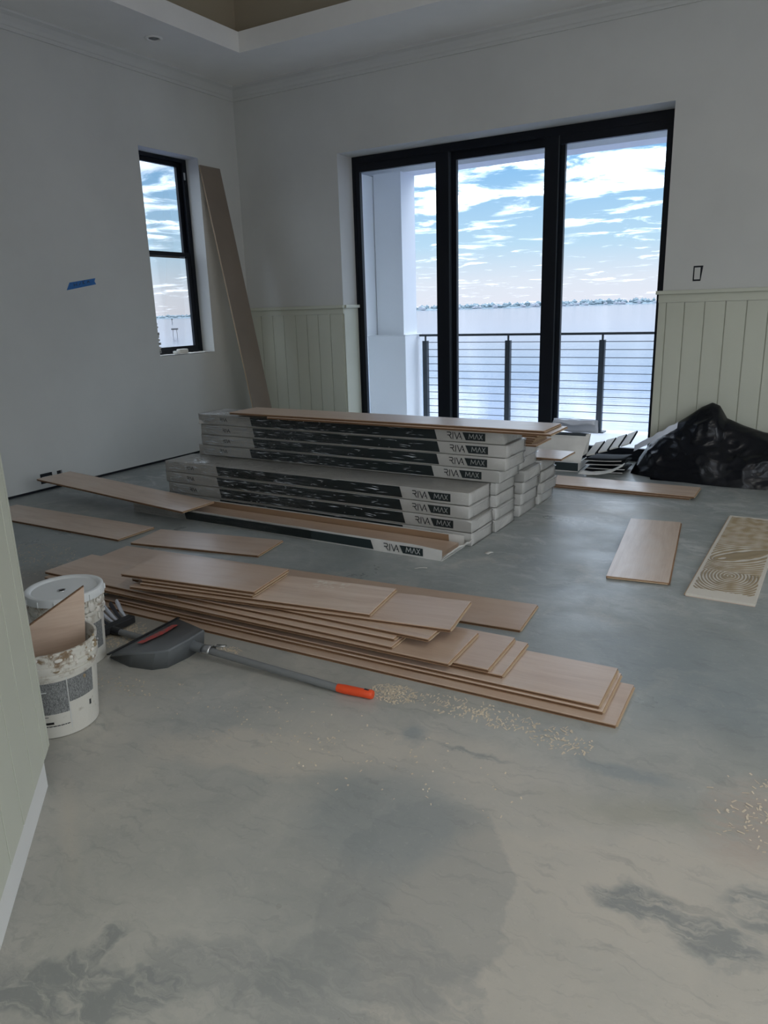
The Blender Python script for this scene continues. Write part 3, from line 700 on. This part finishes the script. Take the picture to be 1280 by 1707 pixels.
# ------------------------------------------------------------------ opened cartons and flattened packaging by the door
rc = empty('open_carton', (-1.83, 6.43, .001), D(2)); tag(rc, 'white opened carton by the door with lid flap raised and slate green front', 'carton')
boxes('tray', BAND, [(-1.15, 0, 0, .006, .006, .078), (-1.15, 0, .006, .31, 0, .004)], rc); boxes('tray_side', CARD, [(-.006, 0, .006, .31, .004, .078)], rc); boxes('edge_strip', CARD, [(-1.15, 0, -.004, .006, 0, .006)], rc)
b = B(); b.grid(10, 8, lambda u, v: (-1.15+(1.17+.04*v)*u, .004+.10*v+.01*N3(u*3, v*2), .080+.225*v)); lf = b.obj('lid_flap', CARD, rc, True); sd = lf.modifiers.new('thick', 'SOLIDIFY'); sd.thickness = .004
b = B(); b.box(-.25, .02, .17, .30, .20, .30); b.obj('end_box', BAND, rc)
b = B(); b.quad((.0, .12, .12), (.05, .12, .15), (.06, .19, .32), (.02, .17, .31)); ef = b.obj('end_flap', CARD, rc); sd = ef.modifiers.new('thick', 'SOLIDIFY'); sd.thickness = .004
# curled plastic sheet behind it
PLAS = material('milky_plastic_sheet', None, srgb(214, 220, 232), .25)
b = B(); b.grid(16, 12, lambda u, v: (-2.15+.40*u+.02*N3(u*3, v*3, 1), 6.70+.09*math.cos(v*2.6)*.6+.02*N3(u*4, v*2, 2), .30+.13*math.sin(v*2.4)+.03*N3(u*3, v*2, 3)))
ps = b.obj('plastic_sheet', PLAS, None, True); sd = ps.modifiers.new('thick', 'SOLIDIFY'); sd.thickness = .001
tag(ps, 'curled milky plastic sheet resting on the opened carton by the door', 'plastic sheet')
# flattened cartons
BK2 = material('black_card_print', None, srgb(22, 25, 28), .8, spec=.2)
for k in range(4):
    o = empty('flattened_carton', (-1.55+.008*((k*3) % 4), 6.62+.008*k, .0005+.030*k), D(4-3*k)); tag(o, 'dark flattened carton by the door, ' + ['lowest in the heap under the white ones', 'second up in the heap under the white ones', 'third up in the heap under the white ones', 'right beneath the fanned white ones'][k], 'carton', 'dark flattened cartons by the door')
    b = B(); b.grid(14, 4, lambda u, v: (-.24+.33*u, -.16+.30*v, .004+.02*u*u*(1 if k > 1 else .4)+.002*N3(u*5, v*3, k))); q = b.obj('panel', BK2, o, True); sd = q.modifiers.new('thick', 'SOLIDIFY'); sd.thickness = .012; sd.offset = 1
    b = B(); b.grid(14, 2, lambda u, v: (-.24+.33*u, -.163+.004*v, .010+.02*u*u*(1 if k > 1 else .4))); q = b.obj('edge', CARD, o, True); sd = q.modifiers.new('thick', 'SOLIDIFY'); sd.thickness = .006
ordw = ['leftmost-leaning', 'second', 'third', 'last']
for k in range(4):
    o = empty('flattened_carton', (-1.77+.092*k-(.008 if k == 0 else 0), 6.50+.02*k, .135+.030*k), D(0)); o.rotation_euler = (D(18), D(-14-3*k), D(-9))
    tag(o, 'white flattened carton fanned out on the dark heap, %s' % ['touching the opened carton', 'second from the opened carton', 'second from the black bag', 'nearest the black bag'][k], 'carton', 'fanned white flattened cartons')
    boxes('panel', CARD, [(0, .085, 0, .25, 0, .012)], o, .002); boxes('dark_fold', BK2, [(.0855, .0885, 0, .25, -.002, .014)], o)
b = B(); b.grid(20, 4, lambda u, v: (-1.79+.38*u, 6.30+.09*v-.02*u, .012+.10*u**3+.012*v+.006*N3(u*6, v*2, 3))); cs = b.obj('cardboard_sheet', CARD, None, True); sd = cs.modifiers.new('thick', 'SOLIDIFY'); sd.thickness = .004
tag(cs, 'curved white cardboard strip lying before the flattened cartons', 'cardboard')

# ------------------------------------------------------------------ black trash bag
prof_ = [(-1.40, .03), (-1.36, .12), (-1.28, .25), (-1.15, .38), (-1.0, .49), (-.88, .585), (-.80, .625), (-.74, .60), (-.68, .50), (-.55, .445), (-.40, .40), (-.2, .37), (0, .33), (.2, .26), (.38, .12), (.45, .02)]
def pz(x):
    for (x0, z0), (x1, z1) in zip(prof_, prof_[1:]):
        if x <= x1: return z0+(z1-z0)*(x-x0)/(x1-x0)
    return .02
def bagpt(u, v):
    x = -1.40+1.85*u; h = pz(x)
    wfront = .34*math.sin(PI*min(1, max(0.0, .04+u*1.02)))**.55 if 0 < .04+u*1.02 < 1 else .05
    yr = 6.66
    if v < .72:       # front face, base to ridge
        s_ = v/.72; y = yr-wfront*(1-s_)**.8; zz = h*(s_**.85)
        k = math.sin(s_*PI)
    else:
        s_ = (v-.72)/.28; y = yr+.12*s_**.7; zz = h*(1-s_**2.5); k = math.sin(s_*PI)*.4
    f = 1-abs(N3(x*3.3+zz*2.0, zz*4-x, 1.5))*2; f2 = 1-abs(N3(x*9, zz*8+y*5, 4))*2
    off = (.045*f+.016*f2)*k*min(1, h*4)
    return (x+.015*N3(zz*7, u*9, 2)*k, min(6.775, y-off*.8), max(.003, zz+off*.45))
b = B(); b.grid(150, 70, bagpt)
bag = b.obj('trash_bag', BAG, None, True); tag(bag, 'large slumped black plastic trash bag against the wainscot by the door', 'trash bag')
bot = B(); bot.grid(30, 2, lambda u, v: (-1.38+1.8*u, 6.36+.28*v if 0.1 < u < .95 else 6.6+.06*v, .003)); bot.obj('bag_bottom', BAG, bag)
b = B(); b.grid(16, 5, lambda u, v: (-1.38+.34*u, 6.53-.05*math.sin(u*PI)+.03*v, .20+.22*u+.05*v+.012*N3(u*8, v, 2))); cf = b.obj('clear_liner_edge', PLAS, bag, True)

# ------------------------------------------------------------------ buckets
def bucket(name, label, loc, rb, rt, h, rz, lidded):
    o = empty(name, loc, rz); tag(o, label, 'bucket')
    rr = lambda z_: rb+(rt-rb)*z_/h
    prof = [(0, .004), (rb-.012, .004), (rb-.006, 0), (rb, .004), (rr(.72*h), .72*h), (rr(.72*h)+.007, .725*h), (rr(.78*h)+.007, .76*h), (rr(.78*h), .765*h), (rr(.80*h), .80*h), (rr(.8*h)+.008, .805*h), (rr(.84*h)+.008, .85*h), (rr(.84*h), .855*h), (rr(.97*h), .965*h), (rt+.006, .97*h), (rt+.006, h), (rt-.002, h), (rt-.004, .96*h), (rb-.004, .012), (0, .012)]
    b = B(); b.lathe(prof, 56); b.obj('pail', BUCK, o, True, 35)
    # label: grey printed panels wrapped round the side
    def patch(a0, a1, z0, z1, mat, nm, nx=14, e=.0012):
        b = B(); b.grid(nx, 3, lambda u, v: ((rr(z0+(z1-z0)*v)+e)*math.cos(a0+(a1-a0)*u), (rr(z0+(z1-z0)*v)+e)*math.sin(a0+(a1-a0)*u), z0+(z1-z0)*v)); return b.obj(nm, mat, o, True, recalc=False)
    return o, rr, patch
b1, rr, patch = bucket('glue_bucket', 'open glue-smeared white bucket with a wood offcut sticking out', (-2.345, 1.505, 0), .138, .163, .335, 0, False)
A0 = math.atan2(-1.505, 2.345)   # facing the camera
patch(A0-.95, A0+.24, .10, .225, LABEL, 'label_panel'); patch(A0+.27, A0+.98, .135, .225, LABEL, 'label_panel')
patch(A0+.245, A0+.262, .03, .235, PALEINK, 'label_divider', 3)
patch(A0-.9, A0-.25, .089, .0915, INK, 'label_rule'); patch(A0-.85, A0-.62, .060, .069, material('black_ink', None, (.01, .01, .01), .5), 'label_print'); patch(A0-.60, A0-.15, .060, .069, MATS['black_ink'], 'label_print')
x_ = A0-.85
while x_ < A0+.2:
    w_ = .03+.06*random.random(); patch(x_, x_+w_, .050, .0535, INK, 'label_print', 3); x_ += w_+.012
for k in range(3): patch(A0-.75+.2*k, A0-.60+.2*k, .212-.012*k, .217-.012*k, PALEINK, 'label_print', 3, .0016)
patch(A0+.80, A0+.86, .085, .105, INK, 'label_print', 3)
# dried glue lumps on the rim and side
for nm, mat, n_, z0, z1, s0 in (('paste_lumps', PALEG, 14, .22, .33, .008), ('glue_drips', GLUE, 14, .19, .33, .007)):
    b = B()
    for k in range(n_):
        a = A0-.5+2.0*random.random() if k % 3 else A0+.9+.5*random.random(); zz = z0+(z1-z0)*random.random()**.6; s_ = s0*(.4+random.random()*.9); r = rr(zz)+.002
        m = Matrix.Translation((r*math.cos(a), r*math.sin(a), zz)) @ Matrix.Rotation(a, 4, 'Z') @ Matrix.Diagonal((s_*.6, s_*(.6+random.random()), s_*(.6+1.3*random.random()), 1))
        bmesh.ops.create_icosphere(b.bm, subdivisions=2, radius=1.0, matrix=m)
    for v in b.bm.verts: v.co += v.co.normalized()*.003*N3(v.co.x*60, v.co.y*60, v.co.z*60)
    o = b.obj(nm, mat, b1, True); o['kind'] = 'stuff'
# handle bail of the open bucket
b = B(); b.tube([(.168*math.cos(A0+PI/2+1.15*math.sin(s_)*0+q), .168*math.sin(A0+PI/2+q), .29) for q, s_ in ((0, 0), (.05, 0))], .004, 6)
b.tube([(.172*math.cos(A0-1.45-q*1.75/8), .172*math.sin(A0-1.45-q*1.75/8), .30+.05*math.sin(q*PI/8)) for q in range(9)], .0022, 6); b.obj('wire_bail', STEEL, b1, True)
# wood offcut standing in the bucket
of = empty('wood_offcut', (-2.360, 1.515, .016)); tag(of, 'brown plank offcut with slanted top standing in the open bucket', 'plank offcut')
ob = B()
ob.prism([(-.10, .02), (.10, 0), (.150, .47), (-.10, .335)], (0, 0, 0), (0, .0155, 0), (1, 0, 0), (0, 0, 1))
q = ob.obj('board', WOOD, of)
pr = B(); pr.prism([(-.10, .3355), (.150, .4705), (.150, .4735), (-.10, .3385)], (0, 0, 0), (0, .0155, 0), (1, 0, 0), (0, 0, 1)); pr.obj('cut_edge', CORE, of)
of.rotation_euler = (D(-3), 0, A0+PI/2+D(2))
b2, rr, patch = bucket('lidded_bucket', 'white bucket with a closed pale lid and crusted rim behind the open bucket', (-2.735, 1.87, 0), .132, .150, .325, 0, True)
A1 = math.atan2(-1.87, 2.735)
b = B(); b.lathe([(0, .331), (.132, .331), (.137, .338), (.150, .342), (.158, .339), (.160, .330), (.160, .305), (.156, .305), (.156, .328), (0, .327)], 56); ld = b.obj('lid', LIDM, b2, True, 40)
for k in range(14):
    a = k*2*PI/14; b = B(); b.box(-.004, .004, -.0012, .0012, -.012, .012); q = b.obj('lid_tab', LIDM, ld); q.location = (.1605*math.cos(a), .1605*math.sin(a), .318); q.rotation_euler = (0, 0, a)
b = B(); b.lathe([(0, .0), (.012, 0), (.014, .003), (.018, .003), (.018, 0)], 20, (.01, -.02, .331)); b.obj('spout_plug', STEEL, ld, True)
b = B()
for k in range(40):
    a = A1+.2+1.3*random.random(); zz = .21+.10*random.random(); s_ = .009*(.4+random.random()); r = rr(zz)+.004
    m = Matrix.Translation((r*math.cos(a), r*math.sin(a), zz)) @ Matrix.Rotation(a, 4, 'Z') @ Matrix.Diagonal((s_*.6, s_*(.6+random.random()), s_*(.8+1.3*random.random()), 1))
    bmesh.ops.create_icosphere(b.bm, subdivisions=2, radius=1.0, matrix=m)
o = b.obj('paste_lumps', PALEG, b2, True); o['kind'] = 'stuff'
patch(A1-.9, A1+1.1, .07, .19, LABEL, 'label_panel')
b = B(); b.tube([(.163*math.cos(A1-.55+q*1.0/8), .163*math.sin(A1-.55+q*1.0/8), .285-.06*math.sin(q*PI/8)) for q in range(9)], .0024, 6); b.obj('wire_bail', STEEL, b2, True)

# ------------------------------------------------------------------ dustpan and broom
dp = empty('dustpan', (-2.40, 2.13, 0)); tag(dp, 'grey long-handled dustpan with orange grip lying on the floor', 'dustpan')
ox, oy = -2.40, 2.13
bot_ = [(-2.60, 1.945), (-2.45, 1.925), (-2.34, 1.95), (-2.295, 1.995), (-2.285, 2.11), (-2.295, 2.215), (-2.42, 2.275), (-2.60, 2.325)]
top_ = [(-2.535, 1.905, .052), (-2.40, 1.93, .075), (-2.305, 1.948, .092), (-2.262, 1.982, .096), (-2.264, 2.10, .096), (-2.274, 2.208, .096), (-2.40, 2.262, .075), (-2.555, 2.322, .052)]
b = B()
lo = [b.bm.verts.new((x-ox, y-oy, .001)) for x, y in bot_]; md = [b.bm.verts.new((x-ox, y-oy, (zz-.006))) for x, y, zz in top_]
cx, cyy = -2.42-ox, 2.13-oy
hi = [b.bm.verts.new(((x-ox)+(cx-(x-ox))*.025, (y-oy)+(cyy-(y-oy))*.03, zz)) for x, y, zz in top_]
for a, c in ((lo, md), (md, hi)):
    for k in range(7): b.face([a[k], a[k+1], c[k+1], c[k]])
b.face(hi); hood = b.obj('hood', GREYP, dp, True, 28); sd = hood.modifiers.new('thick', 'SOLIDIFY'); sd.thickness = .003; sd.offset = -1
b = B(); b.prism([(x-ox, y-oy) for x, y in bot_], (0, 0, .0005), (0, 0, .0035), (1, 0, 0), (0, 1, 0)); b.obj('floor_plate', GREYP, dp)
b = B(); pA, pB = Vector((-2.548-ox, 1.895-oy, .050)), Vector((-2.568-ox, 2.328-oy, .050)); b.prism([(0, -.003), (.016, .001), (.016, .006), (0, .004)], pA, pB, (1, 0, 0), (0, 0, 1)); b.obj('rubber_lip', BLKP, dp)
b = B()
def redp(u, v):
    y = 2.01+.22*u; x = -2.490-.006*u+.052*v*(1-.3*abs(2*u-1))+.004*N3(u*14, v*3, 1)
    zt = .052+(x+2.535)*.172
    return (x-ox, y-oy, zt+.0085)
b.grid(24, 4, redp); b.obj('worn_red_marking', REDM, dp, True)
b = B(); b.tube([(-2.29-ox, 2.13-oy, .055), (-2.20-ox, 2.138-oy, .042)], [.024, .020], 16); b.obj('socket', GREYP, dp, True, 40)
b = B(); b.tube([(-2.235-ox, 2.135-oy, .046), (-1.523-ox, 2.160-oy, .0175)], .0155, 16); b.obj('handle_tube', TUBE, dp, True, 40)
b = B(); b.tube([(-1.53-ox, 2.160-oy, .0185), (-1.50-ox, 2.161-oy, .0195), (-1.42-ox, 2.171-oy, .0185), (-1.385-ox, 2.176-oy, .0185), (-1.378-ox, 2.177-oy, .0185)], [.0165, .0185, .0175, .0185, .015], 16); gr = b.obj('grip', ORNG, dp, True, 40)
b = B(); b.box(-1.415-ox, -1.393-ox, 2.169-oy, 2.178-oy, .0345, .0365); b.obj('hang_slot', BLKP, gr)
b = B(); b.grid(10, 4, lambda u, v: (-2.215-ox+.05*v, 2.136-oy+.026*math.sin((u-.5)*3.6), .040+.026*math.cos((u-.5)*3.6)+.006*v)); q = b.obj('clip', STEEL, dp, True); sd = q.modifiers.new('thick', 'SOLIDIFY'); sd.thickness = .002
b = B(); b.tube([(-2.17-ox, 2.150-oy, .062), (-2.12-ox, 2.166-oy, .066), (-2.118-ox, 2.176-oy, .066), (-2.165-ox, 2.165-oy, .064)], .003, 6); b.obj('clip_loop', STEEL, dp, True)
br = empty('broom', (-2.80, 2.13, 0)); tag(br, 'broom with dark head and pale bristles, handle tucked into the dustpan', 'broom')
b = B(); b.box(-.022, .022, -.092, .125, .012, .050, .006); b.obj('head', BLKP, br)
b = B(); b.tube([(.022, -.01, .026), (.07, -.008, .026)], [.020, .018], 14); b.obj('ferrule', BLKP, br, True, 40)
b = B(); b.tube([(.06, -.008, .026), (.46, -.006, .026)], .0145, 14); b.obj('handle_tube', TUBE, br, True, 40)
for k in range(9):
    yy = -.08+.19*k/8
    b = B()
    for q in range(9):
        a = q*.7; rad = .009*math.sqrt(q/9)
        b.tube([(-.020, yy+rad*math.cos(a)*.7, .030+rad*math.sin(a)*.7), (-.08, yy+rad*math.cos(a)*1.3+(k-4)*.005, .050+rad*math.sin(a)), (-.15, yy+rad*math.cos(a)*1.6+(k-4)*.014, .080+rad*math.sin(a)*1.8)], .0026, 5)
    b.obj('bristle_tuft', BRISD if k % 3 == 1 else BRIS, br)

# ------------------------------------------------------------------ wall fittings
ou = empty('outlet', (XL, 3.957, .068)); tag(ou, 'bare electrical outlet without cover plate low on the side wall', 'outlet')
boxes('box_opening', GAP, [(-.002, .0015, -.057, .060, 0, .088)], ou); boxes('receptacle', LIDM, [(.0015, .010, -.043, .046, .020, .060)], ou, .003)
for yy in (-.018, .022): boxes('slots', INK, [(.010, .0108, yy-.007, yy-.004, .034, .046), (.010, .0108, yy+.004, yy+.007, .034, .046)], ou)
hb = empty('junction_box', (XL, 4.092, .104)); tag(hb, 'small empty square hole cut in the side wall beside the outlet', 'junction box')
boxes('hole', GAP, [(-.002, .0015, -.025, .012, 0, .050)], hb); boxes('box_side', TUBE, [(-.002, .0015, .0122, .026, .004, .050)], hb)
mkp = tag(boxes('pencil_mark', INK, [(XL-.001, XL+.0012, 4.165, 4.223, .104, .108), (XL-.001, XL+.0012, 4.190, 4.194, .066, .096)]), 'faint T shaped mark on the side wall beside the square hole', 'mark')
sw_ = empty('switch_box', (-1.013, YB, 1.596)); tag(sw_, 'unfinished rectangular switch box cut into the wall above the wainscot cap', 'switch box')
b = B(); b.prism([(-.036, 0), (-.024, 0), (-.020, .012), (-.020, .105), (.022, .105), (.016, .012), (-.024, .012), (-.024, 0), (.022, 0), (.040, .118), (-.036, .118)][:0] or [(-.036, 0), (.024, 0), (.038, .119), (-.036, .119)], (0, .001, 0), (0, -.0015, 0), (1, 0, 0), (0, 0, 1)); b.obj('cut_opening', GAP, sw_)
boxes('blank', WHITE, [(-.026, .018, -.004, -.0015, .013, .106)], sw_)
tp = B(); pts_ = [(4.461, 1.755), (4.741, 1.797), (4.728, 1.770), (4.742, 1.744), (4.423, 1.690)]
tp.face([tp.bm.verts.new((XL+.0012, y, zz)) for y, zz in pts_]); tpo = tp.obj('tape_strip', TAPE); tag(tpo, 'strip of blue painter tape with dark scribble on the side wall', 'tape')
tw = B()
for (y0, z0, y1, z1) in ((4.505, 1.722, 4.505, 1.752), (4.505, 1.735, 4.535, 1.738), (4.535, 1.728, 4.535, 1.758), (4.556, 1.733, 4.580, 1.760), (4.60, 1.74, 4.60, 1.775), (4.60, 1.756, 4.62, 1.774), (4.60, 1.756, 4.622, 1.744), (4.645, 1.752, 4.66, 1.775), (4.66, 1.775, 4.675, 1.756), (4.65, 1.762, 4.672, 1.765)):
    dv = Vector((y1-y0, z1-z0)); nn = Vector((-dv.y, dv.x)).normalized()*.0022
    tw.quad(*[(XL+.0020, y, zz) for y, zz in ((y0+nn.x, z0+nn.y), (y1+nn.x, z1+nn.y), (y1-nn.x, z1-nn.y), (y0-nn.x, z0-nn.y))])
tw.obj('scribble', INK, tpo)
# debris on the window sill
sd_ = empty('sill_debris', (XL-.06, 5.78, WZ0+.008)); tag(sd_, 'small pale lump of plaster debris on the side window sill', 'debris')
b = B(); b.box(-.03, .03, -.06, .06, 0, .045, .01); b.obj('lump', PALEG, sd_, True, 40)
b = B(); b.box(-.02, .02, -.12, -.075, 0, .03, .008); b.obj('crumb', RAWW, sd_, True, 40)
# recessed ceiling fixture
cl = empty('ceiling_downlight', (-5.30, 5.255, CZ)); tag(cl, 'small round white recessed fixture in the ceiling soffit', 'ceiling light')
b = B(); b.lathe([(.075, -.001), (.072, -.007), (.055, -.010), (.050, -.004), (.046, 0)], 32); b.obj('trim_ring', CEIL, cl, True)
b = B(); b.lathe([(0, -.003), (.03, -.008), (.046, -.001)], 32); b.obj('baffle', TUBE, cl, True)

# whitish dusty print on one of the upper pile planks
fp = [o for o in col.objects if str(o.get('label', '')).startswith('plank with a whitish dusty')][0]
b = B()
for k in range(46):
    lx, ly = -.40+.17*random.random(), .22+.085*random.random(); a = random.random()*.8+.2; L = .006+.008*random.random(); w_ = .003+.003*random.random()
    ca, sa = math.cos(a), math.sin(a)
    b.face([b.bm.verts.new((lx+L*math.cos(q)*ca-w_*math.sin(q)*sa, ly+L*math.cos(q)*sa+w_*math.sin(q)*ca, T+.0006+.00003*k)) for q in (k_*PI/4 for k_ in range(8))])
o = b.obj('dust_print', material('pale_dust', m_paint(srgb(226, 216, 202), .05, .1, .9)), fp); o['kind'] = 'stuff'

# ------------------------------------------------------------------ scraps and sawdust
b = B()
def dust(cx, cyy, rx, ry, n, smin=.003, smax=.012):
    for _ in range(n):
        a = random.random()*2*PI; r = random.random()**.7
        x, y = cx+rx*r*math.cos(a), cyy+ry*r*math.sin(a); L = smin+(smax-smin)*random.random()**2; w_ = .0012+.002*random.random(); t_ = random.random()*PI
        dx, dy = math.cos(t_)*L, math.sin(t_)*L; nx, ny = -math.sin(t_)*w_, math.cos(t_)*w_; h = .0012+.002*random.random()
        b.quad((x-dx-nx, y-dy-ny, .0006), (x+dx-nx, y+dy-ny, h), (x+dx+nx, y+dy+ny, h), (x-dx+nx, y-dy+ny, .0006))
dust(-1.33, 2.25, .10, .07, 260); dust(-1.0, 2.27, .28, .07, 220); dust(-.66, 2.24, .12, .08, 110); dust(-2.765, 2.12, .14, .12, 420); dust(-2.82, 2.2, .18, .08, 200); dust(-2.17, 2.25, .06, .03, 50)
dust(-.05, 2.15, .14, .2, 90); dust(-1.4, 1.85, .8, .22, 160, .002, .006); dust(-2.35, 1.80, .2, .07, 60, .002, .006); dust(-4.25, 2.6, .42, .35, 420)
tag(b.obj('sawdust', DUST), 'pale sawdust and shavings scattered on the concrete', 'sawdust', kind='stuff')
def scrap(label, x, y, L, w_, rz, mat=CARD, name='paper_scrap'):
    b = B(); b.grid(8, 3, lambda u, v: ((u-.5)*L, (v-.5)*w_, .002+.004*math.sin(u*PI)+.002*abs(N3(u*4, v*3, L*99)))); o = b.obj(name, mat, None, True)
    o.location = (x, y, 0); o.rotation_euler = (0, 0, rz); m = o.modifiers.new('thick', 'SOLIDIFY'); m.thickness = .001
    return tag(o, label, 'scrap')
scrap('thin white sliver on the floor before the open carton', -1.905, 3.575, .075, .012, D(35))
scrap('small white paper scrap on the floor beside the carton ends', -1.66, 4.0, .05, .03, D(70))
b = B(); b.grid(20, 14, lambda u, v: ((u-.5)*.52, (v-.5)*.24*(1-.4*abs(u-.5)), .006+.035*abs(N3(u*5, v*4, 2))+.012*abs(N3(u*12, v*9, 5))))
pf = b.obj('plastic_film_scrap', FILM, None, True); pf.location = (-4.95, 4.15, 0); pf.rotation_euler = (0, 0, D(-8)); tag(pf, 'crumpled clear film scrap on the floor beside the wrapped cartons', 'plastic film')
